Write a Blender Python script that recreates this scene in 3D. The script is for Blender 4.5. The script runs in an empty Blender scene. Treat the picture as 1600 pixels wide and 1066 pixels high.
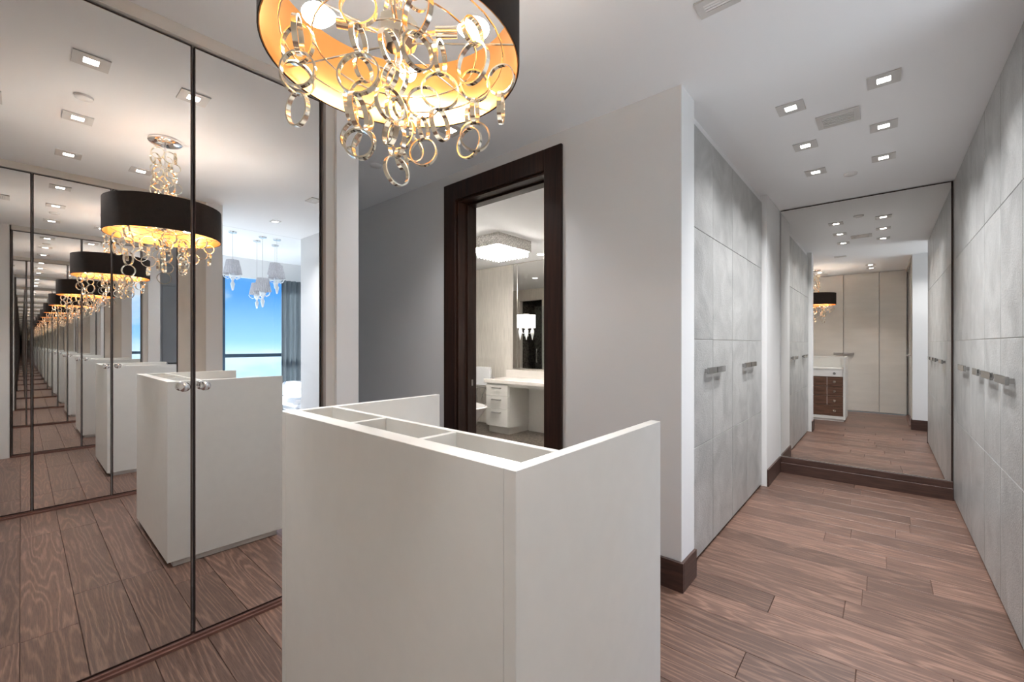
import bpy, bmesh, math, random
from mathutils import Vector, Matrix
random.seed(7)
S = bpy.context.scene
COL = S.collection
PI = math.pi

# ------------------------------------------------------------------ camera
CAMH = 1.3
cam_d = bpy.data.cameras.new('camera'); cam = bpy.data.objects.new('camera', cam_d); COL.objects.link(cam)
cam.location = (0, 0, CAMH)
cam.rotation_euler = (PI/2, 0, math.atan(579.4/666.67))
cam_d.sensor_width = 36.0; cam_d.lens = 15.0; cam_d.shift_y = 5.3/1600
cam_d.clip_start = 0.02; cam_d.clip_end = 500
S.camera = cam

# ------------------------------------------------------------------ render look
S.view_settings.view_transform = 'Standard'; S.view_settings.look = 'None'
S.view_settings.gamma = 1.0; S.view_settings.use_curve_mapping = False
S.view_settings.exposure = 1.5
S.cycles.max_bounces = 40; S.cycles.glossy_bounces = 36; S.cycles.diffuse_bounces = 6
S.cycles.transparent_max_bounces = 24; S.cycles.use_denoising = True
S.cycles.sample_clamp_indirect = 6.0

# ------------------------------------------------------------------ world: blue sky with soft cloud
w = bpy.data.worlds.new('sky'); S.world = w; w.use_nodes = True
nt = w.node_tree; N = nt.nodes; L = nt.links; N.clear()
wo = N.new('ShaderNodeOutputWorld'); bg = N.new('ShaderNodeBackground'); L.new(bg.outputs[0], wo.inputs[0])
tc = N.new('ShaderNodeTexCoord'); sx = N.new('ShaderNodeSeparateXYZ'); L.new(tc.outputs['Generated'], sx.inputs[0])
rp = N.new('ShaderNodeValToRGB'); mr = N.new('ShaderNodeMapRange')
mr.inputs['From Min'].default_value = -0.3; mr.inputs['From Max'].default_value = 0.7
L.new(sx.outputs['Z'], mr.inputs[0]); L.new(mr.outputs[0], rp.inputs[0])
e = rp.color_ramp.elements
e[0].position = 0.0; e[0].color = (0.30, 0.52, 0.62, 1)
e[1].position = 1.0; e[1].color = (0.06, 0.27, 0.78, 1)
for p, c in ((0.285, (0.50, 0.74, 0.90, 1)), (0.305, (0.30, 0.58, 0.95, 1)), (0.40, (0.07, 0.29, 0.80, 1))):
    q = e.new(p); q.color = c
nz = N.new('ShaderNodeTexNoise'); nz.inputs['Scale'].default_value = 5; nz.inputs['Detail'].default_value = 6
mp = N.new('ShaderNodeMapping'); mp.inputs['Scale'].default_value = (1, 1, 3.5)
L.new(tc.outputs['Generated'], mp.inputs[0]); L.new(mp.outputs[0], nz.inputs[0])
cr = N.new('ShaderNodeValToRGB'); cr.color_ramp.elements[0].position = 0.47; cr.color_ramp.elements[1].position = 0.80
L.new(nz.outputs[0], cr.inputs[0])
mx = N.new('ShaderNodeMixRGB'); mx.inputs[2].default_value = (0.85, 0.9, 1, 1)
L.new(cr.outputs[0], mx.inputs[0]); L.new(rp.outputs[0], mx.inputs[1]); L.new(mx.outputs[0], bg.inputs[0])
bg.inputs[1].default_value = 0.6

# sun falling through the bedroom window; lamp strengths
BULB = 40.0; DOWN = 10.0; SPOT = 28.0; BATH = 14.0
sun_d = bpy.data.lights.new('sun_offscreen', 'SUN'); sun_d.energy = 9.5; sun_d.angle = math.radians(4); sun_d.color = (1.0, 0.97, 0.93)
sun = bpy.data.objects.new('sun_offscreen', sun_d); COL.objects.link(sun); sun.location = (9, 1, 8)
sun.rotation_euler = Vector((-1.0, 0.12, -0.95)).to_track_quat('-Z', 'Y').to_euler()

# ------------------------------------------------------------------ materials
def nodes(name):
    m = bpy.data.materials.new(name); m.use_nodes = True
    n = m.node_tree.nodes; l = m.node_tree.links
    return m, n, l, n['Principled BSDF']
def plain(name, col, rough=0.5, metal=0.0, noise=0.0, nscale=8, bump=0.0, bscale=60, stretch=(1, 1, 1), spec=0.5):
    m, n, l, b = nodes(name)
    b.inputs['Base Color'].default_value = (*col, 1); b.inputs['Roughness'].default_value = rough
    b.inputs['Metallic'].default_value = metal; b.inputs['Specular IOR Level'].default_value = spec
    if noise or bump:
        t = n.new('ShaderNodeTexCoord'); mp = n.new('ShaderNodeMapping'); mp.inputs['Scale'].default_value = stretch
        l.new(t.outputs['Object'], mp.inputs[0])
    if noise:
        z = n.new('ShaderNodeTexNoise'); z.inputs['Scale'].default_value = nscale; z.inputs['Detail'].default_value = 5
        l.new(mp.outputs[0], z.inputs[0])
        r = n.new('ShaderNodeValToRGB')
        r.color_ramp.elements[0].position = 0.3; r.color_ramp.elements[1].position = 0.7
        r.color_ramp.elements[0].color = (*[c*(1-noise) for c in col], 1)
        r.color_ramp.elements[1].color = (*[min(1, c*(1+noise)) for c in col], 1)
        l.new(z.outputs[0], r.inputs[0]); l.new(r.outputs[0], b.inputs['Base Color'])
    if bump:
        z2 = n.new('ShaderNodeTexNoise'); z2.inputs['Scale'].default_value = bscale; z2.inputs['Detail'].default_value = 4
        l.new(mp.outputs[0], z2.inputs[0])
        bp = n.new('ShaderNodeBump'); bp.inputs['Strength'].default_value = bump; bp.inputs['Distance'].default_value = 0.01
        l.new(z2.outputs[0], bp.inputs['Height']); l.new(bp.outputs[0], b.inputs['Normal'])
    return m
def emit(name, col, strength):
    m, n, l, b = nodes(name)
    b.inputs['Base Color'].default_value = (0.8, 0.8, 0.8, 1)
    b.inputs['Emission Color'].default_value = (*col, 1); b.inputs['Emission Strength'].default_value = strength
    return m
def mirror(name, col):
    m, n, l, b = nodes(name)
    b.inputs['Base Color'].default_value = (*col, 1); b.inputs['Metallic'].default_value = 1; b.inputs['Roughness'].default_value = 0.0
    return m
def glass(name, tint=(1, 1, 1), gloss=0.08):
    m, n, l, b = nodes(name)
    n.remove(b); o = n['Material Output']
    t = n.new('ShaderNodeBsdfTransparent'); t.inputs[0].default_value = (*tint, 1)
    g = n.new('ShaderNodeBsdfGlossy'); g.inputs['Roughness'].default_value = 0.02
    x = n.new('ShaderNodeMixShader'); x.inputs[0].default_value = gloss
    l.new(t.outputs[0], x.inputs[1]); l.new(g.outputs[0], x.inputs[2]); l.new(x.outputs[0], o.inputs[0])
    return m
def oak(name, dark, light, band=34, vary=0.16):
    """oiled oak: stretched cathedral grain, a different cut for every board"""
    m, n, l, b = nodes(name)
    t = n.new('ShaderNodeTexCoord'); oi = n.new('ShaderNodeObjectInfo')
    off = n.new('ShaderNodeVectorMath'); off.operation = 'MULTIPLY'
    cb = n.new('ShaderNodeCombineXYZ')
    for i in range(3): l.new(oi.outputs['Random'], cb.inputs[i])
    l.new(cb.outputs[0], off.inputs[0]); off.inputs[1].default_value = (37.0, 3.1, 13.0)
    ad = n.new('ShaderNodeVectorMath'); ad.operation = 'ADD'
    l.new(t.outputs['Object'], ad.inputs[0]); l.new(off.outputs[0], ad.inputs[1])
    mp = n.new('ShaderNodeMapping'); mp.inputs['Scale'].default_value = (0.42, 4.6, 1.0); l.new(ad.outputs[0], mp.inputs[0])
    z = n.new('ShaderNodeTexNoise'); z.inputs['Scale'].default_value = 1.6; z.inputs['Detail'].default_value = 2.5; z.inputs['Roughness'].default_value = 0.45
    l.new(mp.outputs[0], z.inputs[0])
    ml = n.new('ShaderNodeMath'); ml.operation = 'MULTIPLY'; ml.inputs[1].default_value = band; l.new(z.outputs[0], ml.inputs[0])
    sn = n.new('ShaderNodeMath'); sn.operation = 'SINE'
    m2 = n.new('ShaderNodeMath'); m2.operation = 'MULTIPLY'; m2.inputs[1].default_value = 6.283; l.new(ml.outputs[0], m2.inputs[0]); l.new(m2.outputs[0], sn.inputs[0])
    fine = n.new('ShaderNodeTexNoise'); fine.inputs['Scale'].default_value = 5; fine.inputs['Detail'].default_value = 6
    mpf = n.new('ShaderNodeMapping'); mpf.inputs['Scale'].default_value = (3, 60, 3); l.new(ad.outputs[0], mpf.inputs[0]); l.new(mpf.outputs[0], fine.inputs[0])
    r1 = n.new('ShaderNodeMapRange'); r1.inputs['From Min'].default_value = -1; r1.inputs['From Max'].default_value = 1; l.new(sn.outputs[0], r1.inputs[0])
    pw = n.new('ShaderNodeMath'); pw.operation = 'POWER'; pw.inputs[1].default_value = 3.5; l.new(r1.outputs[0], pw.inputs[0])
    mixf = n.new('ShaderNodeMath'); mixf.operation = 'MULTIPLY'; l.new(pw.outputs[0], mixf.inputs[0])
    l.new(fine.outputs[0], mixf.inputs[1])
    ad2 = n.new('ShaderNodeMath'); ad2.operation = 'MULTIPLY_ADD'; ad2.inputs[1].default_value = 0.75
    l.new(mixf.outputs[0], ad2.inputs[0])
    f2 = n.new('ShaderNodeMath'); f2.operation = 'MULTIPLY'; f2.inputs[1].default_value = 0.75; l.new(fine.outputs[0], f2.inputs[0]); l.new(f2.outputs[0], ad2.inputs[2])
    cr = n.new('ShaderNodeValToRGB')
    cr.color_ramp.elements[0].position = 0.15; cr.color_ramp.elements[1].position = 0.85
    cr.color_ramp.elements[0].color = (*dark, 1); cr.color_ramp.elements[1].color = (*light, 1)
    l.new(ad2.outputs[0], cr.inputs[0])
    hv = n.new('ShaderNodeHueSaturation')
    rr = n.new('ShaderNodeMapRange'); rr.inputs['To Min'].default_value = 1-vary; rr.inputs['To Max'].default_value = 1+vary
    l.new(oi.outputs['Random'], rr.inputs[0]); l.new(rr.outputs[0], hv.inputs['Value']); l.new(cr.outputs[0], hv.inputs['Color'])
    l.new(hv.outputs[0], b.inputs['Base Color'])
    b.inputs['Roughness'].default_value = 0.42; b.inputs['Specular IOR Level'].default_value = 0.45
    bp = n.new('ShaderNodeBump'); bp.inputs['Strength'].default_value = 0.12; bp.inputs['Distance'].default_value = 0.002
    l.new(ad2.outputs[0], bp.inputs['Height']); l.new(bp.outputs[0], b.inputs['Normal'])
    return m
def leather(name):
    """grey embossed hide: fine wrinkles, soft cloudiness, satin sheen"""
    m, n, l, b = nodes(name)
    t = n.new('ShaderNodeTexCoord'); oi = n.new('ShaderNodeObjectInfo')
    cb = n.new('ShaderNodeCombineXYZ')
    for i in range(3): l.new(oi.outputs['Random'], cb.inputs[i])
    sc = n.new('ShaderNodeVectorMath'); sc.operation = 'SCALE'; sc.inputs['Scale'].default_value = 20; l.new(cb.outputs[0], sc.inputs[0])
    ad = n.new('ShaderNodeVectorMath'); l.new(t.outputs['Object'], ad.inputs[0]); l.new(sc.outputs[0], ad.inputs[1])
    z = n.new('ShaderNodeTexNoise'); z.inputs['Scale'].default_value = 3.5; z.inputs['Detail'].default_value = 6; z.inputs['Distortion'].default_value = 1.2
    l.new(ad.outputs[0], z.inputs[0])
    r = n.new('ShaderNodeValToRGB'); r.color_ramp.elements[0].position = 0.25; r.color_ramp.elements[1].position = 0.75
    r.color_ramp.elements[0].color = (0.27, 0.275, 0.27, 1); r.color_ramp.elements[1].color = (0.47, 0.47, 0.462, 1)
    l.new(z.outputs[0], r.inputs[0]); l.new(r.outputs[0], b.inputs['Base Color'])
    z2 = n.new('ShaderNodeTexNoise'); z2.inputs['Scale'].default_value = 38; z2.inputs['Detail'].default_value = 5; z2.inputs['Distortion'].default_value = 2.5
    l.new(ad.outputs[0], z2.inputs[0])
    bp = n.new('ShaderNodeBump'); bp.inputs['Strength'].default_value = 0.55; bp.inputs['Distance'].default_value = 0.008
    l.new(z2.outputs[0], bp.inputs['Height']); l.new(bp.outputs[0], b.inputs['Normal'])
    b.inputs['Roughness'].default_value = 0.3; b.inputs['Specular IOR Level'].default_value = 0.7
    return m
def mosaic(name, c1, c2, scale):
    m, n, l, b = nodes(name)
    t = n.new('ShaderNodeTexCoord'); v = n.new('ShaderNodeTexVoronoi'); v.inputs['Scale'].default_value = scale; v.inputs['Randomness'].default_value = 0.5
    l.new(t.outputs['Object'], v.inputs[0])
    sp = n.new('ShaderNodeSeparateColor'); l.new(v.outputs['Color'], sp.inputs[0])
    r = n.new('ShaderNodeValToRGB'); r.color_ramp.elements[0].color = (*c1, 1); r.color_ramp.elements[1].color = (*c2, 1)
    l.new(sp.outputs[0], r.inputs[0]); l.new(r.outputs[0], b.inputs['Base Color']); b.inputs['Roughness'].default_value = 0.3
    return m

M = dict(
    wall=plain('wall_paint', (0.755, 0.755, 0.755), 0.6, bump=0.05, bscale=180),
    ceil=plain('ceiling_paint', (0.86, 0.87, 0.885), 0.8),
    taupe=plain('taupe_metal', (0.30, 0.26, 0.235), 0.4, 0.3, noise=0.03),
    header=plain('header_paint', (0.62, 0.59, 0.55), 0.6),
    cream=plain('cream_lacquer', (0.73, 0.71, 0.67), 0.38, noise=0.05, nscale=3, stretch=(0.6, 0.6, 3), bump=0.03, bscale=30),
    island=plain('island_lacquer', (0.72, 0.71, 0.68), 0.42, noise=0.015, nscale=20),
    beige=plain('beige_panel', (0.58, 0.53, 0.47), 0.5, noise=0.05, nscale=6, stretch=(3, 3, 0.5)),
    oak=oak('floor_oak', (0.056, 0.028, 0.020), (0.205, 0.119, 0.087), 15, 0.24),
    groove=plain('floor_underlay', (0.11, 0.062, 0.046), 0.8, noise=0.2),
    wood=plain('dark_walnut', (0.024, 0.0085, 0.0045), 0.4, noise=0.5, nscale=6, stretch=(9, 9, 0.5), spec=0.3),
    base=plain('baseboard_wood', (0.060, 0.031, 0.024), 0.4, noise=0.4, nscale=5, stretch=(1, 1, 14)),
    drawer=plain('drawer_walnut', (0.13, 0.065, 0.042), 0.35, noise=0.5, nscale=4, stretch=(1.2, 4, 16)),
    mirror=mirror('mirror_silver', (0.94, 0.94, 0.935)),
    mirror2=mirror('mirror_smoked', (0.80, 0.79, 0.765)),
    chrome=plain('chrome', (0.85, 0.85, 0.86), 0.12, 1.0, noise=0.02),
    nickel=plain('dark_polished_nickel', (0.42, 0.41, 0.40), 0.1, 1.0, noise=0.05),
    steel=plain('brushed_steel', (0.55, 0.54, 0.53), 0.35, 1.0, noise=0.05, nscale=20),
    bronze=plain('bronze_edge', (0.055, 0.035, 0.03), 0.35, 0.6, noise=0.1),
    track=plain('bronze_track', (0.22, 0.12, 0.10), 0.35, 0.5, noise=0.1),
    trimg=plain('light_frame_grey', (0.60, 0.585, 0.57), 0.45, 0.0, noise=0.03),
    dark=plain('dark_gap', (0.02, 0.016, 0.014), 0.8, noise=0.1),
    leather=leather('grey_hide'),
    gold=plain('champagne_gold', (0.95, 0.89, 0.75), 0.13, 1.0, noise=0.03),
    liner=plain('gold_foil_lining', (0.66, 0.30, 0.09), 0.30, 0.9, noise=0.06, nscale=10),
    shade=plain('black_brown_fabric', (0.022, 0.012, 0.008), 0.75, bump=0.3, bscale=400, noise=0.2, nscale=40),
    bulb=emit('frosted_bulb', (1.0, 0.945, 0.86), BULB),
    down=emit('downlight_lens', (1.0, 0.95, 0.88), DOWN),
    tube=emit('crystal_glow', (1.0, 0.95, 0.88), BATH),
    crystal=plain('crystal_metal', (0.62, 0.60, 0.57), 0.25, 0.9, noise=0.5, nscale=70),
    tile=plain('ribbed_stone_tile', (0.66, 0.625, 0.575), 0.45, noise=0.10, nscale=6, stretch=(12, 12, 0.8), bump=0.08, bscale=20),
    marble=plain('white_marble', (0.80, 0.76, 0.72), 0.2, noise=0.04, nscale=5),
    white=plain('white_enamel', (0.82, 0.81, 0.80), 0.25, noise=0.01),
    mosaic=mosaic('brown_mosaic', (0.03, 0.022, 0.017), (0.20, 0.165, 0.135), 45),
    darktile=mosaic('dark_mosaic', (0.06, 0.05, 0.04), (0.22, 0.19, 0.16), 30),
    sconce=emit('sconce_glass', (1.0, 0.96, 0.92), 1.6),
    curtain=plain('grey_curtain', (0.25, 0.28, 0.30), 0.8, noise=0.15, nscale=3, stretch=(30, 30, 1)),
    linen=plain('white_linen', (0.85, 0.86, 0.88), 0.8, bump=0.3, bscale=6),
    frame=plain('window_frame_dark', (0.03, 0.06, 0.09), 0.4, 0.3, noise=0.1),
    glass=glass('clear_glass', (0.95, 0.98, 1.0), 0.05),
    pshade=plain('silver_pleated_silk', (0.58, 0.56, 0.585), 0.45, 0.1, noise=0.2, nscale=10, stretch=(20, 20, 0.5)),
    pglass=plain('white_glass', (0.88, 0.92, 0.95), 0.08, noise=0.02),
    stone=plain('pale_stone_floor', (0.78, 0.78, 0.79), 0.2, noise=0.03, nscale=4),
    door=plain('pale_door_paint', (0.66, 0.69, 0.72), 0.45, noise=0.01),
)

# ------------------------------------------------------------------ mesh helpers (world coordinates)
def box(bm, x0, x1, y0, y1, z0, z1, bev=0.0):
    r = bmesh.ops.create_cube(bm, size=1.0)
    for v in r['verts']:
        v.co = Vector((x0 + (v.co.x+.5)*(x1-x0), y0 + (v.co.y+.5)*(y1-y0), z0 + (v.co.z+.5)*(z1-z0)))
    if bev:
        ed = list({e for v in r['verts'] for e in v.link_edges})
        bmesh.ops.bevel(bm, geom=ed, offset=bev, segments=1, affect='EDGES')
def lathe(bm, prof, cx, cy, seg=32, close=False):
    rows = []
    for r, z in prof:
        rows.append([bm.verts.new((cx+r*math.cos(2*PI*i/seg), cy+r*math.sin(2*PI*i/seg), z)) for i in range(seg)])
    n = len(rows)
    for a in range(n if close else n-1):
        for i in range(seg):
            bm.faces.new((rows[a][i], rows[a][(i+1) % seg], rows[(a+1) % n][(i+1) % seg], rows[(a+1) % n][i]))
    if not close:
        if prof[0][0] > 1e-6: bm.faces.new(rows[0][::-1])
        if prof[-1][0] > 1e-6: bm.faces.new(rows[-1])
def tube(bm, pts, r, seg=8):
    pts = [Vector(p) for p in pts]; rows = []
    for i, p in enumerate(pts):
        d = (pts[min(i+1, len(pts)-1)] - pts[max(i-1, 0)]).normalized()
        u = d.orthogonal().normalized() if abs(d.z) > .999 else d.cross(Vector((0, 0, 1))).normalized()
        v = d.cross(u).normalized()
        rows.append([bm.verts.new(p + (u*math.cos(2*PI*k/seg) + v*math.sin(2*PI*k/seg))*r) for k in range(seg)])
    for a in range(len(rows)-1):
        for k in range(seg):
            bm.faces.new((rows[a][k], rows[a][(k+1) % seg], rows[a+1][(k+1) % seg], rows[a+1][k]))
    bm.faces.new(rows[0][::-1]); bm.faces.new(rows[-1])
def wloc(o):
    p = Vector((0, 0, 0))
    while o is not None: p += o.location; o = o.parent
    return p
def obj(name, bm, mat, parent=None, smooth=False, origin=None):
    bmesh.ops.recalc_face_normals(bm, faces=bm.faces)
    if origin is None:
        co = [v.co for v in bm.verts]
        mn = Vector([min(c[i] for c in co) for i in range(3)]); mxx = Vector([max(c[i] for c in co) for i in range(3)])
        origin = Vector(((mn.x+mxx.x)/2, (mn.y+mxx.y)/2, mn.z))
    origin = Vector(origin)
    bmesh.ops.translate(bm, verts=bm.verts, vec=-origin)
    me = bpy.data.meshes.new(name); bm.to_mesh(me); bm.free()
    if smooth:
        for p in me.polygons: p.use_smooth = True
        try: me.set_sharp_from_angle(angle=math.radians(40))
        except Exception: pass
    me.materials.append(M[mat] if isinstance(mat, str) else mat)
    o = bpy.data.objects.new(name, me); COL.objects.link(o)
    o.parent = parent; o.location = origin - (wloc(parent) if parent else Vector((0, 0, 0)))
    return o
def bx(name, b, mat, parent=None, bev=0.0, origin=None):
    bm = bmesh.new(); box(bm, *b, bev); return obj(name, bm, mat, parent, origin=origin)
def boxes(name, bs, mat, parent=None, bev=0.0):
    bm = bmesh.new()
    for b in bs: box(bm, *b, bev)
    return obj(name, bm, mat, parent)
def struct(o, label=None):
    o['kind'] = 'structure'
    if label: o['label'] = label
    return o
def tag(o, label, cat, group=None):
    o['label'] = label; o['category'] = cat
    if group: o['group'] = group
    return o
def thing(name, loc, label, cat, group=None):
    o = bpy.data.objects.new(name, None); COL.objects.link(o); o.location = loc; o.empty_display_size = 0.1
    return tag(o, label, cat, group)
def sempty(name, loc, label=None):
    o = bpy.data.objects.new(name, None); COL.objects.link(o); o.location = loc; o.empty_display_size = 0.1
    return struct(o, label)
def copy_tree(o, parent=None):
    c = o.copy(); COL.objects.link(c); c.parent = parent
    for ch in list(o.children): copy_tree(ch, c)
    return c

# ------------------------------------------------------------------ main dimensions
ZC = 2.67                    # ceiling
XL = -2.29                   # left mirror face
XR = 0.34                    # right mirror face
YB = -0.37                   # back wall
YD = 2.28                    # door wall face
YF = 5.10                    # corridor end mirror
CL, CR = -0.84, 0.445        # corridor closet faces
XB = 1.14                    # where the bedroom begins
PY = 1.256                   # passage near side (left), right side 1.305

# ------------------------------------------------------------------ shell
fl = struct(bx('floor', (-4.3, XB, -0.45, 5.2, -0.06, -0.008), 'groove'), 'brown oak plank floor of the dressing room and corridor')
bmx = bmesh.new(); box(bmx, -4.3, XB, -0.45, 5.2, ZC, ZC+0.1); ceiling = struct(obj('ceiling', bmx, 'ceil'), 'plain light grey ceiling over dressing room and corridor')
struct(bx('wall_left', (-2.95, -2.272, -0.45, -0.085, 0, ZC), 'wall'), 'blank white wall beside the left mirrored closet')
struct(bx('wall_left', (-2.95, -2.32, -0.085, 1.10, 0, ZC), 'wall'), 'wall behind the left mirrored closet doors')
struct(bx('trim_1', (-2.32, -2.268, -0.085, 1.10, 2.617, ZC), 'header'), 'narrow painted header above the left mirrors')
struct(boxes('wall_left', [(-4.3, -2.245, 1.128, PY, 0, ZC)], 'wall'), 'white pilaster wall at the end of the left mirrors')
struct(bx('trim_2', (-2.32, -2.268, 1.078, 1.128, 0, ZC), 'header'), 'beige jamb strip between left mirror and white pilaster')
struct(bx('wall_passage', (-4.35, -4.25, 1.256, 2.28, 0, ZC), 'wall'), 'end wall of the side passage')
# door wall with opening
OX0, OX1, OZ = -2.567, -1.681, 2.452
struct(boxes('wall_front', [(-4.3, OX0, YD, YD+.2, 0, ZC), (OX1, -0.80, YD, YD+.2, 0, ZC), (OX0, OX1, YD, YD+.2, OZ, ZC)], 'wall'), 'pale wall with the bathroom doorway')
# corridor
struct(boxes('wall_corridor_left', [(-1.45, -0.90, YD+.2, YF+.1, 0, ZC), (-0.90, -0.86, YD+.2, 4.47, 2.61, ZC)], 'wall'), 'carcass behind the left corridor closets')
struct(bx('wall_corridor_left', (-0.90, -0.80, 4.47, YF+.1, 0, ZC), 'wall'), 'white pilaster between corridor closets and end mirror')
struct(bx('wall_corridor_right', (CR+.03, XB, 2.39, YF+.1, 0, ZC), 'wall'), 'white block behind the right corridor closets')
struct(bx('wall_corridor_end', (-0.80, CR+.03, YF+.02, YF+.1, 0, ZC), 'wall'), 'end wall of the corridor behind the mirror')
struct(bx('wall_right', (XR+.03, XB, -0.45, 1.305, 0, ZC), 'wall'), 'white block behind the right mirrored closet')
struct(bx('trim_3', (XR-.005, XR+.03, 0.952, 1.167, 0, ZC), 'beige'), 'beige filler panel beside the right mirrors')
struct(bx('trim_4', (XR, XR+.03, 1.167, 1.305, 0, ZC), 'wall'), 'pale end pilaster beside the bedroom opening')
struct(bx('wall_back', (-2.30, XR+.03, -0.45, YB-.03, 0, ZC), 'wall'), 'wall behind the cream closet doors')
# bedroom beyond the opening
ZB = 2.91; XW = 4.40
struct(bx('floor', (XB, XW+.1, -0.2, 5.3, -0.06, 0.0), 'stone'), 'pale polished bedroom floor')
struct(bx('ceiling', (XB, XW+.1, -0.2, 5.3, ZB, ZB+.1), 'ceil'), 'white bedroom ceiling')
struct(bx('trim_5', (XB, XB+.03, -0.2, 5.3, ZC, ZB), 'wall'), 'step up to the bedroom ceiling')
struct(bx('wall_bedroom_side', (XB, XW+.1, 5.2, 5.3, 0, ZB), 'wall'), 'pale bedroom side wall')
struct(bx('wall_bedroom_near', (XB, XW+.1, -0.3, -0.2, 0, ZB), 'wall'), 'pale bedroom wall')
struct(boxes('wall_window', [(XW, XW+.12, -0.2, 0.0, 0, ZB), (XW, XW+.12, 4.1, 5.3, 0, ZB), (XW, XW+.12, 0.0, 4.1, 2.55, ZB)], 'wall'), 'window wall of the bedroom')
win = sempty('window_1', (XW, 2.5, 0.0), 'tall bedroom window looking out on blue sky')
wf = []
for y in (0.0, 2.36, 4.06): wf.append(('mullion', (XW+.01, XW+.09, y, y+.065, 0, 2.55)))
wf.append(('transom', (XW+.012, XW+.088, 0.065, 2.36, 1.06, 1.125))); wf.append(('transom', (XW+.012, XW+.088, 2.425, 4.06, 1.06, 1.125)))
wf.append(('sill', (XW+.01, XW+.09, 0.065, 4.06, 0, 0.06)))
for n_, b_ in wf: bx(n_, b_, 'frame', win)
for y0, y1 in ((0.065, 2.36), (2.425, 4.06)):
    for z0, z1 in ((0.06, 1.06), (1.125, 2.55)):
        bx('pane', (XW+.045, XW+.051, y0, y1, z0, z1), 'glass', win)
# bathroom beyond the doorway
BX0, BX1, BY1, BZ = -6.9, -1.45, 5.05, 2.555
struct(bx('floor', (BX0, BX1, YD+.19, BY1, -0.05, 0.0), 'mosaic'), 'brown mosaic bathroom floor')
struct(bx('ceiling', (BX0, BX1, YD+.2, BY1, BZ, BZ+.08), 'ceil'), 'bathroom ceiling')
struct(bx('wall_bathroom_far', (BX0, BX1, BY1, BY1+.1, 0, BZ+.08), 'tile'), 'ribbed beige bathroom wall behind the vanity')
struct(bx('wall_bathroom_left', (BX0-.1, BX0, 1.3, BY1, 0, BZ+.08), 'tile'), 'beige bathroom end wall')
struct(boxes('wall_bathroom_near', [(BX0, -6.36, YD+.1, YD+.2, 0, BZ+.08), (-5.72, -4.3, YD+.1, YD+.2, 0, BZ+.08), (-6.36, -5.72, YD+.1, YD+.2, 2.3, BZ+.08)], 'tile'), 'beige bathroom wall with the shower opening')
struct(boxes('wall_shower', [(-6.6, -5.5, 1.3, 1.38, -.05, 2.5), (-6.6, -6.5, 1.38, YD+.1, -.05, 2.5), (-5.6, -5.5, 1.38, YD+.1, -.05, 2.5), (-6.5, -5.6, 1.38, YD+.1, 2.42, 2.5), (-6.5, -5.6, 1.38, YD+.1, -.05, 0)], 'darktile'), 'dark tiled shower recess')

# ------------------------------------------------------------------ oak planks, one by one
PW = 0.183
def plank(x0, x1, y0, y1):
    bm = bmesh.new(); g = 0.0009
    box(bm, x0+g, x1-g, y0+g, y1-g, -0.008, 0.0)
    top = [f for f in bm.faces if f.normal.z > .9 or all(abs(v.co.z) < 1e-6 for v in f.verts)]
    ed = list({e_ for f in top for e_ in f.edges})
    bmesh.ops.bevel(bm, geom=ed, offset=0.0016, segments=1, affect='EDGES')
    obj('plank', bm, 'oak', fl, origin=((x0+x1)/2, (y0+y1)/2, -0.008))
yy = -0.37 + 0.183*0
row = 0
while yy < 5.1:
    y0, y1 = yy, min(yy+PW, 5.11)
    if yy < 1.2: xa, xb = -2.30, 0.36
    elif yy < 2.3: xa, xb = -4.25, XB
    else: xa, xb = -0.86, 0.47
    x = xa
    first = True
    while x < xb-1e-6:
        ln = random.uniform(0.5, 1.4) if first else random.uniform(1.1, 1.9)
        if yy >= 2.3: ln = random.uniform(0.35, 1.1) if first else random.uniform(0.7, 1.3)
        x2 = min(x+ln, xb)
        if xb-x2 < 0.25: x2 = xb
        plank(x, x2, y0, y1); x = x2; first = False
    yy += PW; row += 1

# ------------------------------------------------------------------ baseboards
def base(name, bs): struct(boxes(name, bs, 'base', bev=0.002), 'dark brown wooden baseboard')
base('baseboard_front', [(OX1+.134, -0.785, YD-.018, YD, 0, 0.155), (-0.80, -0.785, YD, YD+.2, 0, 0.155)])
base('baseboard_passage', [(-4.25, OX0-.134, YD-.018, YD, 0, 0.155)])
base('baseboard_pilaster', [(-4.25, -2.23, PY, PY+.016, 0, 0.155), (-2.245, -2.23, 1.128, PY, 0, 0.155)])
base('baseboard_corridor', [(-0.80, -0.785, 4.47, YF, 0, 0.155)])
base('baseboard_end', [(-0.785, CR-.002, YF-.012, YF+.02, 0, 0.155), (-0.785, CR-.002, YF-.028, YF-.012, 0, 0.10)])
base('baseboard_right', [(XR-.012, XB, 1.305, 1.321, 0, 0.155), (XR-.014, XR, 1.167, 1.305, 0, 0.155)])
base('baseboard_block', [(CR-.005, XB, 2.374, 2.39, 0, 0.155)])

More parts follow.
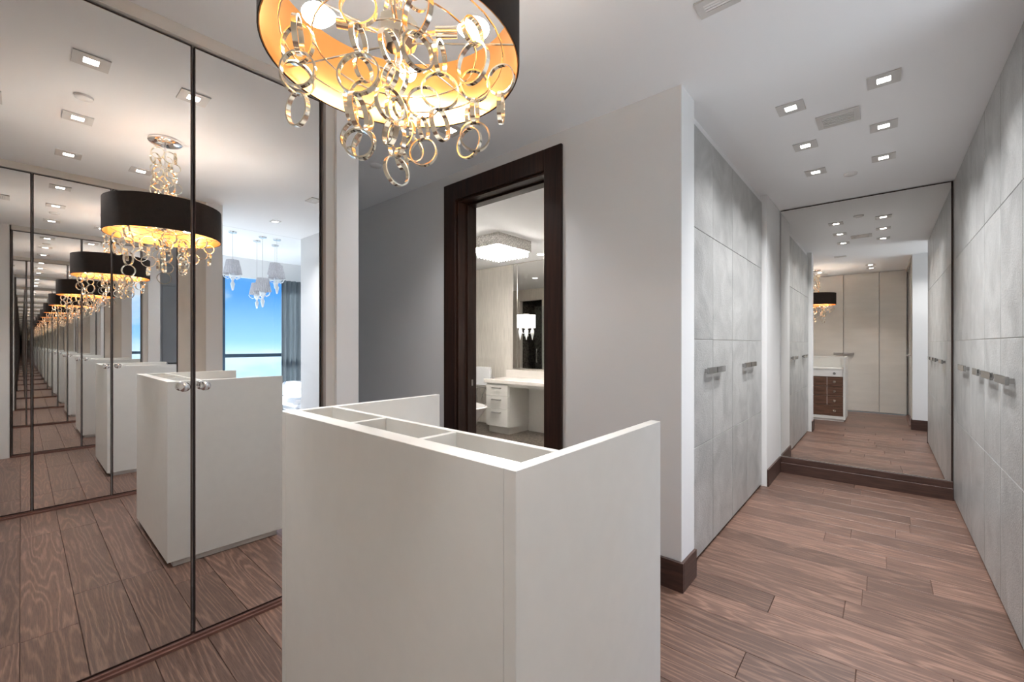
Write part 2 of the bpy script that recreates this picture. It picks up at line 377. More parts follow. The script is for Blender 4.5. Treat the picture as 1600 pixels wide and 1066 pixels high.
# ------------------------------------------------------------------ doorway to the bathroom
d1 = sempty('door_1', (-2.124, YD, 0), 'dark walnut door frame of the bathroom doorway')
CW = 0.134
bm = bmesh.new()
for b_ in [(OX0-CW, OX0+.006, YD-.022, YD, 0, OZ+CW)]: box(bm, *b_, 0.004)
obj('casing', bm, 'wood', d1)
bx('casing', (OX1-.006, OX1+CW, YD-.022, YD, 0, OZ+CW), 'wood', d1, 0.004)
bx('head_casing', (OX0+.006, OX1-.006, YD-.022, YD, OZ-.006, OZ+CW), 'wood', d1, 0.004)
for n_, b_ in (('jamb', (OX0, OX0+.02, YD, YD+.2, 0, OZ)), ('jamb', (OX1-.02, OX1, YD, YD+.2, 0, OZ)), ('head_jamb', (OX0+.02, OX1-.02, YD, YD+.2, OZ-.02, OZ)),
               ('door_stop', (OX0+.02, OX0+.034, YD+.09, YD+.13, 0, OZ-.02)), ('door_stop', (OX0+.034, OX1-.02, YD+.09, YD+.13, OZ-.034, OZ-.02))):
    bx(n_, b_, 'wood', d1, 0.002)
bm = bmesh.new(); box(bm, OX0+.02, OX0+.023, YD+.14, YD+.16, 0.96, 1.01, 0.001); obj('strike_plate', bm, 'taupe', d1)
# passage door
d2 = sempty('door_2', (-4.24, 1.92, 0), 'pale closed door at the end of the side passage')
bx('door_leaf', (-4.25, -4.22, 1.62, 2.22, 0.005, 2.33), 'door', d2, 0.003)
for b_ in ((-4.25, -4.232, 1.57, 1.618, 0, 2.38), (-4.25, -4.232, 2.222, 2.27, 0, 2.38), (-4.25, -4.232, 1.618, 2.222, 2.332, 2.38)): bx('door_frame', b_, 'door', d2, 0.002)
bm = bmesh.new(); tube(bm, [(-4.22, 1.70, .97), (-4.17, 1.70, .97)], .010); tube(bm, [(-4.17, 1.69, .97), (-4.17, 1.82, .97)], .009); h = obj('lever_handle', bm, 'dark', d2)

# ------------------------------------------------------------------ mirrored closet doors
def ball_knob(x, y, z, dirx, parent):
    bm = bmesh.new()
    prof = [(0.0, 0), (0.011, 0.0), (0.011, 0.004), (0.006, 0.008), (0.006, 0.018), (0.017, 0.024), (0.021, 0.034), (0.018, 0.042), (0.010, 0.046), (0.0, 0.047)]
    lathe(bm, prof, 0, 0, 20)
    bmesh.ops.rotate(bm, verts=bm.verts, cent=(0, 0, 0), matrix=Matrix.Rotation(dirx*PI/2, 3, 'Y'))
    bmesh.ops.translate(bm, verts=bm.verts, vec=(x, y, z))
    return obj('knob', bm, 'chrome', parent, True)
def mirror_door(x, sgn, y0, y1, z0, z1, knob_y, label, mat='mirror', group=None):
    g = 0.005; t = thing('mirrored_closet_door', (x-sgn*.012, (y0+y1)/2, z0), label, 'mirror door', group)
    y0 += g; y1 -= g
    xs = sorted((x, x-sgn*.008)); bx('mirror_pane', (xs[0], xs[1], y0+.004, y1-.004, z0+.005, z1-.005), mat, t)
    xs = sorted((x-sgn*.009, x-sgn*.026)); bx('backing_board', (xs[0], xs[1], y0+.004, y1-.004, z0+.005, z1-.005), 'bronze', t)
    xs = sorted((x+sgn*.001, x-sgn*.026))
    for b_ in ((xs[0], xs[1], y0, y0+.004, z0, z1), (xs[0], xs[1], y1-.004, y1, z0, z1)): bx('edge_strip', b_, 'bronze', t)
    for b_ in ((xs[0], xs[1], y0+.004, y1-.004, z0, z0+.005), (xs[0], xs[1], y0+.004, y1-.004, z1-.005, z1)): bx('edge_strip', b_, 'bronze', t)
    if knob_y is not None: ball_knob(x, knob_y, 1.117, sgn, t)
    return t
MT = 2.612
mirror_door(XL, 1, -0.070, 0.496, 0.026, MT, 0.459, 'mirrored closet door with chrome knob, beside the blank white wall by the cream doors')
mirror_door(XL, 1, 0.496, 1.062, 0.026, MT, 0.534, 'mirrored closet door with chrome knob, beside the white pilaster facing the island')
mirror_door(XR, -1, -0.393+.03, 0.055, 0.026, MT, None, 'mirrored closet door without knob, in the corner against the cream doors')
mirror_door(XR, -1, 0.055, 0.503, 0.026, MT, 0.466, 'mirrored closet door with chrome knob, middle of the row opposite the island')
mirror_door(XR, -1, 0.503, 0.950, 0.026, MT, 0.54, 'mirrored closet door with chrome knob, beside the beige filler panel')
struct(bx('trim_6', (-2.32, -2.268, 1.066, 1.078, 0, ZC), 'taupe'), 'dark bronze end post of the left mirrors')
struct(bx('trim_7', (-2.32, -2.268, -0.085, -0.073, 0, ZC), 'bronze'), 'dark bronze end post of the left mirrors')
struct(boxes('trim_8', [(-2.32, -2.262, -0.085, 1.098, 0, 0.012), (-2.32, -2.274, -0.085, 1.098, 0.012, 0.022)], 'track'), 'bronze floor track below the left mirrors')
struct(boxes('trim_9', [(XR-.026, XR+.03, -0.37, 0.952, 0, 0.012), (XR-.012, XR+.03, -0.37, 0.952, 0.012, 0.022)], 'track'), 'bronze floor track below the right mirrors')
struct(bx('trim_10', (XR-.012, XR+.03, -0.37, 0.952, 2.617, ZC), 'header'), 'narrow painted header above the right mirrors')

# corridor end mirror
t = thing('wall_mirror', (-0.17, YF, 0.155), 'full-height mirror closing the end of the corridor above dark baseboard', 'mirror')
bx('mirror_pane', (-0.785, CR-.004, YF, YF+.008, 0.158, ZC-.006), 'mirror2', t)
bx('edge_strip', (CR-.014, CR-.004, YF-.006, YF-.0005, 0.158, ZC-.006), 'bronze', t)
bx('edge_strip', (-0.785, CR-.014, YF-.003, YF-.0005, 0.156, 0.162), 'steel', t)
bx('edge_strip', (-0.785, CR-.014, YF-.003, YF-.0005, ZC-.012, ZC-.006), 'bronze', t)

# ------------------------------------------------------------------ corridor closet doors: hide-clad panels
ZS = [0.02, 0.685, 1.33, 1.995, 2.655]
def pull(parent, face, sgn, ya, yb, z=1.135):
    bm = bmesh.new()
    xs = sorted((face+sgn*.018, face+sgn*.030)); box(bm, xs[0], xs[1], ya, yb, z-.02, z+.02, 0.002)
    for y in (ya+.012, yb-.024):
        xs = sorted((face-sgn*.001, face+sgn*.020)); box(bm, xs[0], xs[1], y, y+.012, z-.012, z+.012)
    return obj('handle', bm, 'nickel', parent)
def closet_door(face, sgn, y0, y1, label, hand=None, ztop=2.655):
    t = thing('closet_door', (face-sgn*.02, (y0+y1)/2, 0.02), label, 'closet door')
    g = 0.0025
    xs = sorted((face-sgn*.028, face-sgn*.008)); bx('door_core', (xs[0], xs[1], y0+.001, y1-.001, 0.02, ztop), 'beige', t)
    for k in range(4):
        xs = sorted((face-sgn*.008, face))
        z0, z1 = ZS[k], min(ZS[k+1], ztop)
        bx('hide_panel', (xs[0], xs[1], y0+g, y1-g, z0+.0012, z1-.0012), 'leather', t, 0.0018)
    if hand: pull(t, face, sgn, *hand)
    return t
LD = [(2.485, 2.974, (2.79, 2.965), 'grey hide-clad closet door beside the white wall corner by the doorway wall'),
      (2.974, 3.455, (2.983, 3.16), 'grey hide-clad closet door, second from the white wall corner'),
      (3.455, 3.92, (3.73, 3.911), 'grey hide-clad closet door, second from the pilaster by the end mirror'),
      (3.92, 4.466, (3.929, 4.11), 'grey hide-clad closet door beside the pilaster by the end mirror')]
for y0, y1, hh, lb in LD: closet_door(CL, 1, y0, y1, lb, hh, 2.605)
RD = [(2.395, 2.77, None, 'grey hide-clad closet door, first of six, beside the bedroom opening'),
      (2.77, 3.215, (2.90, 3.16), 'grey hide-clad closet door with pull, second of six from the bedroom opening'),
      (3.215, 3.66, (3.27, 3.54), 'grey hide-clad closet door with pull, third of six from the bedroom opening'),
      (3.66, 4.17, (3.68, 3.85), 'grey hide-clad closet door with a short pull, fourth of six from the bedroom opening'),
      (4.17, 4.60, (4.22, 4.52), 'grey hide-clad closet door, second from the end mirror in the row of six'),
      (4.60, 5.085, None, 'grey hide-clad closet door touching the end mirror in the row of six')]
for y0, y1, hh, lb in RD: closet_door(CR, -1, y0, y1, lb, hh)
# cream closet doors on the back wall
seams = [0.33, -0.049, -0.581, -1.113, -1.645, -2.26]
names = ['cream closet door in the corner by the right mirrors', 'cream closet door with a steel pull, second from the right mirrors', 'cream closet door with a steel pull, middle of the cream row',
         'cream closet door without pull, second from the left mirrors', 'wide cream closet door in the corner by the left mirrors']
for i in range(5):
    x1, x0 = seams[i], seams[i+1]
    t = thing('cream_closet_door', ((x0+x1)/2, YB-.015, 0.02), names[i], 'closet door')
    bx('door_panel', (x0+.004, x1-.004, YB-.022, YB, 0.02, 2.655), 'cream', t, 0.002)
    hh = {1: (-0.578+.006, -0.42), 2: (-0.735, -0.584-.006)}.get(i)
    if hh:
        bm = bmesh.new(); box(bm, hh[0], hh[1], YB+.014, YB+.03, 1.095, 1.14, 0.003)
        for xx in (hh[0]+.02, hh[1]-.035): box(bm, xx, xx+.015, YB-.001, YB+.015, 1.105, 1.13)
        obj('handle', bm, 'steel', t)

# ------------------------------------------------------------------ island
IX0, IX1, IY0, IY1, IZ = -1.465, -0.472, 0.553, 1.18, 1.084
PT = 0.028
isl = thing('closet_island', ((IX0+IX1)/2, (IY0+IY1)/2, 0), 'white lacquered closet island with open compartments and tall side wings on the oak floor', 'island')
bx('side_panel', (IX0, IX0+PT, IY0, IY1, 0.035, IZ), 'island', isl, 0.001)
bx('side_panel', (IX1-PT, IX1, IY0, IY1, 0.035, IZ), 'island', isl, 0.001)
bx('front_panel', (IX0+PT+.0006, IX1-PT-.0006, IY0, IY0+.048, 0.035, IZ), 'island', isl, 0.001)
bx('compartment_back', (IX0+PT, IX1-PT, 0.706, 0.722, 0.88, IZ), 'island', isl, 0.001)
bx('compartment_floor', (IX0+PT, IX1-PT, IY0+.048, 0.706, 0.90, 0.915), 'island', isl)
for x in (-1.113, -0.803): bx('divider', (x-.008, x+.008, IY0+.048, 0.706, 0.915, IZ-.001), 'island', isl, 0.001)
bx('counter', (IX0+PT, IX1-PT, 0.722, IY1-.012, 0.87, 0.892), 'island', isl, 0.001)
bx('carcass', (IX0+PT, IX1-PT, IY0+.048, IY1-.04, 0.06, 0.87), 'island', isl)
bx('plinth', (IX0+.02, IX1-.02, IY0+.03, IY1-.03, 0, 0.035), 'island', isl)
bx('bottom_rail', (IX0+PT, IX1-PT, IY1-.04, IY1-.012, 0.035, 0.085), 'island', isl, 0.001)
def ring_pull(x, y, z, parent, mat='gold'):
    bm = bmesh.new(); tube(bm, [(x, y-.002, z), (x, y+.012, z)], .006, 10)
    pts = [(x+.016*math.cos(a), y+.012, z-.004+.016*math.sin(a)) for a in [2*PI*i/16 for i in range(17)]]
    tube(bm, pts, .0032, 6); obj('pull', bm, mat, parent, True)
zd = [(0.755, 0.866), (0.590, 0.750), (0.430, 0.585), (0.268, 0.425), (0.090, 0.263)]
for i, (z0, z1) in enumerate(zd):
    o = bx('drawer_front', (IX0+PT+.003, IX1-PT-.003, IY1-.04, IY1-.018, z0, z1), 'white' if i == 0 else 'drawer', isl, 0.0015)
    o['label'] = 'white shallow drawer' if i == 0 else 'walnut drawer front'
    ring_pull(-0.62, IY1-.018, (z0+z1)/2, o, 'dark' if i == 0 else 'gold')
    ring_pull(-1.32, IY1-.018, (z0+z1)/2, o, 'dark' if i == 0 else 'gold')
    if 1 <= i <= 3: bx('thin_strip', (-0.722, -0.718, IY1-.0182, IY1-.017, z0+.002, z1-.002), 'white', o)  # thin white upright line down the upper walnut drawer fronts

# ------------------------------------------------------------------ chandelier
CX, CY_ = -0.94, 0.635
ch = thing('chandelier', (CX, CY_, ZC), 'round black drum chandelier lined in gold with dangling gold rings, above the island', 'chandelier')
bm = bmesh.new(); lathe(bm, [(0.0, ZC-.034), (0.045, ZC-.034), (0.086, ZC-.022), (0.092, ZC-.016), (0.092, ZC-.003), (0.0, ZC-.003)], CX, CY_, 40); obj('canopy', bm, 'chrome', ch, True)
bm = bmesh.new(); tube(bm, [(CX, CY_, ZC-.03), (CX, CY_, 2.06)], .0065, 10); obj('rod', bm, 'chrome', ch, True)
ZS0, ZS1, RS = 2.014, 2.222, 0.312
bm = bmesh.new(); lathe(bm, [(RS, ZS0), (RS, ZS1), (RS-.0025, ZS1), (RS-.0025, ZS0)], CX, CY_, 72, True); sh = obj('shade', bm, 'shade', ch, True)
bm = bmesh.new(); lathe(bm, [(RS-.003, ZS0+.001), (RS-.003, ZS1-.001), (RS-.0055, ZS1-.001), (RS-.0055, ZS0+.001)], CX, CY_, 72, True); o = obj('lining', bm, 'liner', sh, True); o['label'] = 'gold foil lining of the drum shade'
bm = bmesh.new(); lathe(bm, [(0, 2.06), (0.03, 2.06), (0.05, 2.075), (0.05, 2.125), (0.03, 2.145), (0, 2.145)], CX, CY_, 8); obj('hub', bm, 'gold', ch)
A0 = math.atan2(0.15, 0.135)
for k in range(4):
    a = A0+k*PI/2; dx, dy = math.cos(a), math.sin(a)
    P_ = lambda r, z: (CX+r*dx, CY_+r*dy, z)
    bm = bmesh.new(); tube(bm, [P_(.04, 2.10), P_(.10, 2.11)], .006, 8); arm = obj('arm', bm, 'gold', ch, True)
    bm = bmesh.new(); tube(bm, [P_(.095, 2.11), P_(.15, 2.115)], .014, 14); obj('socket', bm, 'gold', arm, True)
    bm = bmesh.new(); bmesh.ops.create_uvsphere(bm, u_segments=20, v_segments=12, radius=1)
    for v in bm.verts:
        q = v.co.copy(); tt = q.x; rr = 0.028 if tt > 0 else 0.028-0.010*(-tt)
        v.co = Vector((CX, CY_, 2.118)) + Vector((dx, dy, 0.05))*(0.193+0.042*tt) + Vector((-dy, dx, 0))*q.y*rr + Vector((0, 0, 1))*q.z*rr
    o = obj('bulb', bm, 'bulb', arm, True); o['label'] = 'glowing warm light bulb'
bm = bmesh.new()
for k in range(6):
    a = A0+PI/4+k*PI/3
    tube(bm, [(CX+.03*math.cos(a), CY_+.03*math.sin(a), 2.07), (CX+.306*math.cos(a), CY_+.306*math.sin(a), 2.04)], .0022, 6)
for rr in (0.10, 0.20, 0.27):
    tube(bm, [(CX+rr*math.cos(2*PI*i/36), CY_+rr*math.sin(2*PI*i/36), 2.07-rr*.1) for i in range(37)], .0022, 6)
obj('spider_frame', bm, 'gold', ch, True)
def ring_mesh(name, R, wdt=0.011, th=0.0038, seg=36):
    bm = bmesh.new(); rows = []
    for i in range(seg):
        a = 2*PI*i/seg; c, s = math.cos(a), math.sin(a)
        rows.append([bm.verts.new((rr*c, yv, rr*s)) for rr, yv in ((R, -wdt/2), (R, wdt/2), (R-th, wdt/2), (R-th, -wdt/2))])
    for i in range(seg):
        for k in range(4):
            bm.faces.new((rows[i][k], rows[i][(k+1) % 4], rows[(i+1) % seg][(k+1) % 4], rows[(i+1) % seg][k]))
    bmesh.ops.recalc_face_normals(bm, faces=bm.faces)
    me = bpy.data.meshes.new(name); bm.to_mesh(me); bm.free(); me.materials.append(M['gold'])
    for p in me.polygons: p.use_smooth = True
    me.set_sharp_from_angle(angle=math.radians(40))
    return me
RM = {0.046: ring_mesh('ring_large', 0.046), 0.039: ring_mesh('ring_medium', 0.039), 0.031: ring_mesh('ring_small', 0.031)}
def chain(x, y, ztop, zbot, sizes, rot):
    """rings hung one in another from ztop down until zbot"""
    z = zbot; k = 0; rads = []
    while True:
        r = sizes[k % len(sizes)]
        z += 2*r - .004
        if z > ztop and k > 0: break
        rads.append(r); k += 1
    zz = zbot
    for k, r in enumerate(rads):
        o = bpy.data.objects.new('ring', RM[r]); COL.objects.link(o); o.parent = ch
        o.location = (x-CX, y-CY_, zz+r-ZC)
        o.rotation_euler = (random.uniform(-.07, .07), random.uniform(-.1, .1), rot + (k % 2)*PI/2 + random.uniform(-.35, .35))
        zz += 2*r - .0045
big, med, sml = 0.046, 0.039, 0.031
CH = [(-1.045, .429, 1.817, (med, med, big), .2), (-.829, .464, 1.69, (sml, med, big), .9), (-.938, .630, 1.705, (med, med, med, big), 1.6), (-.955, .727, 1.79, (med, sml, big), .7),
      (-.811, .667, 1.795, (med, big, med), 2.2), (-.790, .764, 1.794, (med, sml, med, big), .75), (-.760, .830, 1.885, (med, med, big), 2.0),
      (-1.15, .62, 1.86, (med, big), .4), (-1.11, .80, 1.87, (med, med), 1.1), (-.94, .885, 1.86, (big, sml), .3),
      (-.73, .54, 1.87, (med, big), 1.3), (-.70, .67, 1.89, (big, sml), .1), (-.96, .395, 1.86, (med, med), .8),
      (-1.02, .585, 1.78, (med, sml), .5), (-1.04, .715, 1.80, (sml, big), 1.9), (-.86, .56, 1.76, (sml, med), .1)]
for x, y, zb, sz, ro in CH: chain(x, y, 2.075, zb, sz, ro)
for k in range(5):
    a = k*2*PI/5+.3
    chain(CX+.055*math.cos(a), CY_+.055*math.sin(a), 2.632, 2.17+.02*(k % 2), (med, sml, med), a)

# ------------------------------------------------------------------ ceiling fixtures
def downlight(x, y, zc, label, group, frame=0.066, power=1.0, cone=120, off=False):
    t = thing('recessed_downlight', (x, y, zc-.006), label, 'ceiling light', group)
    bm = bmesh.new(); f, i_ = frame, 0.027
    for b_ in ((x-f, x+f, y-f, y-i_), (x-f, x+f, y+i_, y+f), (x-f, x-i_, y-i_, y+i_), (x+i_, x+f, y-i_, y+i_)):
        box(bm, *b_, zc-.006, zc-.0005)
    obj('trim_plate', bm, 'trimg', t)
    bx('lens', (x-i_, x+i_, y-i_, y+i_, zc-.0035, zc-.001), 'down', t)
    d = bpy.data.lights.new('ceiling_downlight_offscreen' if off else 'downlight_beam', 'SPOT'); d.energy = SPOT*power; d.spot_size = math.radians(cone); d.spot_blend = 1.0; d.shadow_soft_size = 0.025; d.color = (0.98, 0.985, 1.0)
    o = bpy.data.objects.new('ceiling_downlight_offscreen' if off else 'downlight_beam', d); COL.objects.link(o); o.parent = t; o.location = (0, 0, -.006)
    return t
rows_ = {2.92: 'farthest from the end mirror', 3.54: 'in the middle pair', 4.135: 'beside the smoke detector'}
for y in (2.92, 3.54, 4.135):
    for x, side in ((-0.402, 'doorway wall side'), (0.004, 'side of the six closet doors')):
        downlight(x, y, ZC, 'square corridor downlight %s, %s' % (rows_[y], side), 'corridor downlights')
for x, y, lb in ((-1.695, .222, 'square dressing room downlight by the left mirrors, towards the cream doors'), (-1.695, .628, 'square dressing room downlight between the left mirrors and the chandelier'),
                 (-.91, .225, 'square dressing room downlight between the chandelier and the cream doors'), (-.155, .224, 'square dressing room downlight by the right mirrors, towards the cream doors'),
                 (-.16, .62, 'square dressing room downlight between the right mirrors and the chandelier')):
    downlight(x, y, ZC, lb, 'dressing room downlights', power=0.85, cone=66, off=True)
downlight(-2.08, 1.80, ZC, 'square recessed downlight in the ceiling before the bathroom doorway', None)
downlight(.525, 1.856, ZC, 'square recessed downlight in the ceiling before the bedroom opening', None, 0.045, off=True)
def vent(x, y, hw, hd, label):
    t = thing('ceiling_vent', (x, y, ZC-.008), label, 'air vent')
    bm = bmesh.new(); fw = 0.028
    for b_ in ((x-hw, x+hw, y-hd, y-hd+fw), (x-hw, x+hw, y+hd-fw, y+hd), (x-hw, x-hw+fw, y-hd+fw, y+hd-fw), (x+hw-fw, x+hw, y-hd+fw, y+hd-fw)): box(bm, *b_, ZC-.008, ZC-.0005)
    obj('frame', bm, 'trimg', t)
    bx('backing', (x-hw+fw, x+hw-fw, y-hd+fw, y+hd-fw, ZC-.002, ZC-.001), 'taupe', t)
    n = max(3, int((2*hd-2*fw)/.021))
    for k in range(n):
        yy_ = y-hd+fw+(k+.5)*(2*hd-2*fw)/n
        bx('slat', (x-hw+fw, x+hw-fw, yy_-.0055, yy_+.0055, ZC-.007, ZC-.0035), 'white', t)
vent(-.205, 3.24, .103, .093, 'square louvred air vent between the corridor downlights')
vent(-.50, 1.824, .075, .05, 'small louvred air vent in the ceiling where corridor and dressing room meet')
vent(-.893, -.12, .09, .05, 'louvred air vent in the ceiling by the cream closet doors')
def disc(x, y, label, r=.045):
    bm = bmesh.new(); lathe(bm, [(0, ZC-.016), (r*.7, ZC-.016), (r*.95, ZC-.011), (r, ZC-.0005), (0, ZC-.0005)], x, y, 28)
    tag(obj('smoke_detector', bm, 'white', None, True), label, 'detector')
disc(-.195, 4.36, 'round white smoke detector in the corridor ceiling near the end mirror')
disc(-2.92, 1.776, 'round white smoke detector in the side passage ceiling')
disc(-1.247, .228, 'round white smoke detector between the dressing room downlights', .04)

# ------------------------------------------------------------------ bathroom things
VY = 4.55
v = thing('vanity_desk', (-3.6, 4.8, 0), 'white vanity desk with a marble top and three drawers seen through the doorway', 'vanity')
bx('desk_top', (-4.50, -2.6, VY-.02, BY1-.001, 0.735, 0.785), 'marble', v, 0.004)
bx('splashback', (-4.50, -2.6, BY1-.02, BY1-.001, 0.785, 0.90), 'marble', v, 0.002)
bx('pedestal', (-4.47, -4.03, VY+.02, BY1-.01, 0.10, 0.735), 'island', v, 0.001)
bx('plinth', (-4.45, -4.06, VY+.05, BY1-.01, 0, 0.10), 'island', v)
bx('apron', (-4.03, -2.63, VY+.01, VY+.03, 0.69, 0.735), 'island', v)
bx('end_panel', (-2.66, -2.63, VY+.02, BY1-.01, 0, 0.735), 'island', v)
bx('knee_panel', (-4.03, -2.66, BY1-.03, BY1-.01, 0, 0.735), 'island', v)
for z0, z1 in ((0.55, 0.715), (0.365, 0.545), (0.105, 0.36)):
    o = bx('drawer_front', (-4.465, -4.035, VY, VY+.02, z0, z1), 'island', v, 0.002)
    bm = bmesh.new(); zc = z1-.05
    tube(bm, [(-4.33, VY-.001, zc), (-4.33, VY-.03, zc), (-4.17, VY-.03, zc), (-4.17, VY-.001, zc)], .009, 8)
    obj('pull', bm, 'steel', o, True)
bm = bmesh.new(); lathe(bm, [(0, .786), (.02, .786), (.022, .80), (.016, .815), (0, .815)], -4.42, 4.66, 16); tag(obj('soap_dish', bm, 'steel', None, True), 'tiny steel dish on the corner of the vanity desk', 'dish')
vm = thing('vanity_mirror', (-3.2, BY1, 0.93), 'tall wall mirror above the white vanity desk', 'mirror')
bx('mirror_pane', (-4.27, -2.5, BY1-.012, BY1-.004, 0.935, BZ-.01), 'mirror2', vm)
for b_ in ((-4.36, -4.355, BY1-.014, BY1-.001, 0.93, BZ-.01), (-4.275, -4.27, BY1-.016, BY1-.001, 0.93, BZ-.01), (-4.355, -2.5, BY1-.016, BY1-.001, 0.925, 0.935)): bx('edge_strip', b_, 'steel', vm)
bx('side_strip', (-4.355, -4.275, BY1-.012, BY1-.004, 0.935, BZ-.01), 'mirror2', vm)
sc = thing('wall_sconce', (-4.09, BY1-.02, 1.5), 'chrome wall sconce with two white glass shades on the vanity mirror', 'wall light')
bx('back_plate', (-4.12, -4.06, BY1-.03, BY1-.013, 1.42, 1.52), 'chrome', sc, 0.003)
for sx_ in (-.06, .06):
    bm = bmesh.new(); lathe(bm, [(.044, 1.55), (.047, 1.56), (.047, 1.75), (.043, 1.75), (.043, 1.56), (.0, 1.555)], -4.09+sx_, 4.965, 24); obj('glass_shade', bm, 'sconce', sc, True)
    bm = bmesh.new(); lathe(bm, [(.004, 1.37), (.028, 1.47), (.03, 1.50), (.012, 1.545), (.0, 1.55)], -4.09+sx_, 4.965, 16); obj('glass_drop', bm, 'pglass', sc, True)
    bm = bmesh.new(); tube(bm, [(-4.09, BY1-.03, 1.47), (-4.09+sx_*.5, 4.98, 1.47), (-4.09+sx_, 4.965, 1.53)], .006, 8); obj('arm', bm, 'chrome', sc, True)
# crystal ceiling light
LX0, LX1, LY0, LY1 = -3.76, -3.22, 3.47, 4.06
cl = thing('crystal_ceiling_light', ((LX0+LX1)/2, (LY0+LY1)/2, BZ), 'square crystal ceiling light glowing in the bathroom', 'ceiling light')
boxes('rim', [(LX0, LX1, LY0, LY0+.012, 2.42, BZ-.002), (LX0, LX1, LY1-.012, LY1, 2.42, BZ-.002), (LX0, LX0+.012, LY0+.012, LY1-.012, 2.42, BZ-.002), (LX1-.012, LX1, LY0+.012, LY1-.012, 2.42, BZ-.002)], 'crystal', cl)
bx('diffuser', (LX0+.02, LX1-.02, LY0+.02, LY1-.02, 2.43, 2.44), 'tube', cl)
bm = bmesh.new(); lathe(bm, [(.0, 2.355), (.008, 2.36), (.011, 2.38), (.011, 2.425), (.0, 2.428)], 0, 0, 8); c0 = None
for i in range(11):
    for j in range(11):
        if 1 < i < 9 and 1 < j < 9 and (i+j) % 2: continue
        x = LX0+.035+i*(LX1-LX0-.07)/10; y = LY0+.035+j*(LY1-LY0-.07)/10
        if c0 is None:
            bmesh.ops.translate(bm, verts=bm.verts, vec=(x, y, 0)); c0 = obj('crystal', bm, 'tube', cl, True)
        else:
            c = c0.copy(); COL.objects.link(c); c.parent = cl; c.location = c0.location + Vector((x-(LX0+.035), y-(LY0+.035), 0))
for x, y, lb in ((-3.60, 4.75, 'small round downlight in the bathroom ceiling before the vanity mirror'), (-4.97, 3.69, 'small round downlight in the bathroom ceiling above the bathtub')):
    bm = bmesh.new(); lathe(bm, [(0, BZ-.006), (.045, BZ-.006), (.05, BZ-.001), (0, BZ-.001)], x, y, 24)
    tag(obj('round_downlight', bm, 'sconce', None, True), lb, 'ceiling light', 'bathroom downlights')
# freestanding tub
tb = thing('bathtub', (-4.86, 4.0, 0), 'white freestanding bathtub beside the vanity desk', 'bathtub')
bm = bmesh.new(); rows = []
prof = [(0.0, .02), (.60, .02), (.70, .06), (.84, .28), (.98, .42), (1.0, .44), (.97, .45), (.92, .43), (.78, .22), (.60, .12), (0.0, .11)]
seg = 48
for r, z in prof:
    rows.append([bm.verts.new((-4.86+.82*r*math.copysign(abs(math.cos(2*PI*i/seg))**.8, math.cos(2*PI*i/seg)), 4.0+.40*r*math.copysign(abs(math.sin(2*PI*i/seg))**.8, math.sin(2*PI*i/seg)), z)) for i in range(seg)])
for a in range(len(rows)-1):
    for i in range(seg): bm.faces.new((rows[a][i], rows[a][(i+1) % seg], rows[a+1][(i+1) % seg], rows[a+1][i]))
bmesh.ops.remove_doubles(bm, verts=bm.verts, dist=.0005)
obj('shell', bm, 'white', tb, True)
bx('foot_plate', (-5.3, -4.42, 3.82, 4.18, 0, 0.03), 'white', tb, 0.004)
# towel on a chrome rack behind the tub
tr = thing('towel_rack', (-4.72, 4.78, 0), 'chrome towel rack with crossed wires behind the bathtub', 'rack')
bm = bmesh.new()
for x in (-4.98, -4.57): tube(bm, [(x, 4.78, 0), (x, 4.78, 0.92)], .008)
obj('post', bm, 'chrome', tr)
for z in (.92, .62, .35):
    bm = bmesh.new(); tube(bm, [(-4.98, 4.78, z), (-4.57, 4.78, z)], .007); obj('rail', bm, 'chrome', tr)
for k in range(3):
    bm = bmesh.new(); tube(bm, [(-4.98+.137*k, 4.78, .35), (-4.98+.137*(k+1), 4.78, .62)], .004); tube(bm, [(-4.98+.137*(k+1), 4.781, .35), (-4.98+.137*k, 4.781, .62)], .004); obj('crossed_wire', bm, 'chrome', tr)
bm = bmesh.new(); box(bm, -4.9, -4.60, 4.755, 4.77, .66, .932, .004); box(bm, -4.9, -4.60, 4.79, 4.805, .70, .932, .004); box(bm, -4.9, -4.60, 4.755, 4.805, .929, .945, .004)
tag(obj('towel', bm, 'linen'), 'white towel folded over the chrome rack by the bathtub', 'towel')
sd = thing('shower_door', (-5.6, YD+.21, 0), 'clear glass shower door with a chrome bar handle', 'shower door')
bx('pane', (-5.9, -5.15, YD+.215, YD+.225, 0.01, 2.15), 'glass', sd)
bm = bmesh.new(); tube(bm, [(-5.82, YD+.225, .9), (-5.82, YD+.265, .9), (-5.82, YD+.265, 1.2), (-5.82, YD+.225, 1.2)], .009); obj('handle', bm, 'chrome', sd)

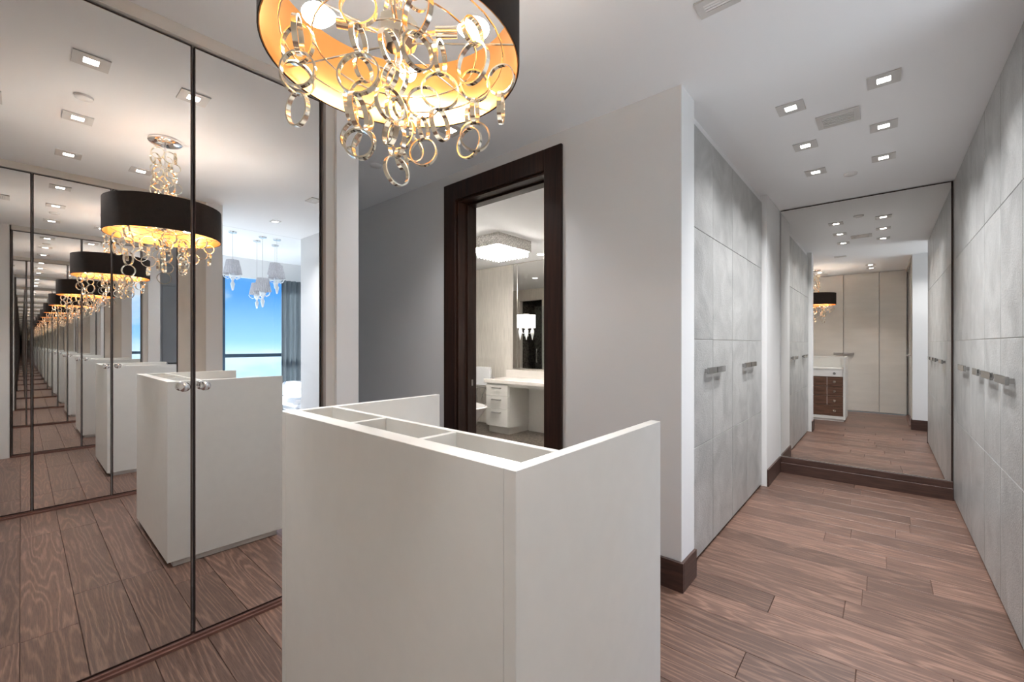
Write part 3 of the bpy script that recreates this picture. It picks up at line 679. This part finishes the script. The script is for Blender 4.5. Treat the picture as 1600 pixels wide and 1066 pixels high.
# ------------------------------------------------------------------ bedroom things
def pendant(x, y, z, s, label):
    t = thing('pendant_lamp', (x, y, ZB), label, 'pendant lamp', 'bedroom pendants')
    bm = bmesh.new(); lathe(bm, [(0, ZB-.02), (.05, ZB-.02), (.055, ZB-.001), (0, ZB-.001)], x, y, 20); obj('canopy', bm, 'chrome', t, True)
    bm = bmesh.new(); tube(bm, [(x, y, ZB-.02), (x, y, z+.10*s)], .0025, 6); obj('cord', bm, 'steel', t)
    bm = bmesh.new(); seg = 44; rw = []
    for rr, zz in ((.075, .10), (.115, -.10)):
        rw.append([bm.verts.new((x+s*(rr+(.004 if i % 2 else -.004))*math.cos(2*PI*i/seg), y+s*(rr+(.004 if i % 2 else -.004))*math.sin(2*PI*i/seg), z+zz*s)) for i in range(seg)])
    for i in range(seg): bm.faces.new((rw[0][i], rw[0][(i+1) % seg], rw[1][(i+1) % seg], rw[1][i]))
    o = obj('shade', bm, 'pshade', t)
    bm = bmesh.new(); lathe(bm, [(0, z-.34*s), (.012*s, z-.33*s), (.03*s, z-.24*s), (.012*s, z-.2*s), (.035*s, z-.15*s), (.05*s, z-.12*s), (.02*s, z-.09*s), (.008*s, z), (0, z)], x, y, 16); obj('glass_stem', bm, 'pglass', t, True)
    for k in range(5):
        a = 2*PI*k/5; bm = bmesh.new()
        tube(bm, [(x+r_*s*math.cos(a), y+r_*s*math.sin(a), z+h_*s) for r_, h_ in ((.02, -.14), (.06, -.17), (.10, -.15), (.12, -.11))], .006*s, 6)
        obj('glass_arm', bm, 'pglass', t, True)
for x, y, z, s, lb in ((2.42, 1.98, 2.405, 1.0, 'silver pleated pendant lamp hanging before the window mullion'), (2.42, 2.37, 2.19, 1.0, 'lowest silver pleated pendant lamp, before the blue window pane'),
                       (2.42, 2.57, 2.41, 1.0, 'silver pleated pendant lamp hanging beside the curtain top'), (2.85, 2.70, 2.52, .95, 'silver pleated pendant lamp half hidden behind the one beside the curtain'),
                       (2.75, 2.40, 2.16, .9, 'silver pleated pendant lamp half hidden behind the lowest one')): pendant(x, y, z, s, lb)
bm = bmesh.new(); n_ = 60; rw = [[], []]
for i in range(n_+1):
    y = 3.33+.62*i/n_; x = 4.26+.04*math.sin(i*2*PI/8.5)+.015*math.sin(i*.9)
    for q, z in ((0, 0.02), (1, 2.55)): rw[q].append(bm.verts.new((x, y, z)))
for i in range(n_): bm.faces.new((rw[0][i], rw[0][i+1], rw[1][i+1], rw[1][i]))
bmesh.ops.solidify(bm, geom=bm.faces[:], thickness=.006)
tag(obj('curtain', bm, 'curtain', None, True), 'grey pleated curtain hanging beside the bedroom window', 'curtain')
bd = thing('bed', (3.35, 4.0, 0), 'bed with rumpled white bedding by the bedroom window', 'bed')
bx('bed_base', (2.75, 4.0, 3.25, 5.15, 0.08, 0.32), 'steel', bd, 0.01)
def soft(name, b, mat, parent, amp):
    bm = bmesh.new(); box(bm, *b, .05); bmesh.ops.subdivide_edges(bm, edges=bm.edges[:], cuts=5, use_grid_fill=True)
    for v_ in bm.verts: v_.co += Vector((0, 0, amp*math.sin(v_.co.x*17+v_.co.y*9)*math.sin(v_.co.y*13)))
    return obj(name, bm, mat, parent, True)
soft('mattress', (2.73, 4.02, 3.22, 5.17, 0.32, 0.60), 'linen', bd, .008)
soft('pillow', (2.85, 3.3, 4.75, 5.1, 0.61, 0.74), 'linen', bd, .01)
soft('pillow', (3.45, 3.9, 4.75, 5.1, 0.61, 0.74), 'linen', bd, .01)
bn = thing('bench', (2.2, 2.62, 0), 'white upholstered bench on chrome legs at the foot of the bed', 'bench')
soft('cushion', (1.9, 2.6, 2.62, 2.98, 0.36, 0.48), 'linen', bn, .002)
for x in (1.93, 2.55):
    for y in (2.65, 2.93): bx('leg', (x, x+.025, y, y+.025, 0, 0.37), 'chrome', bn)
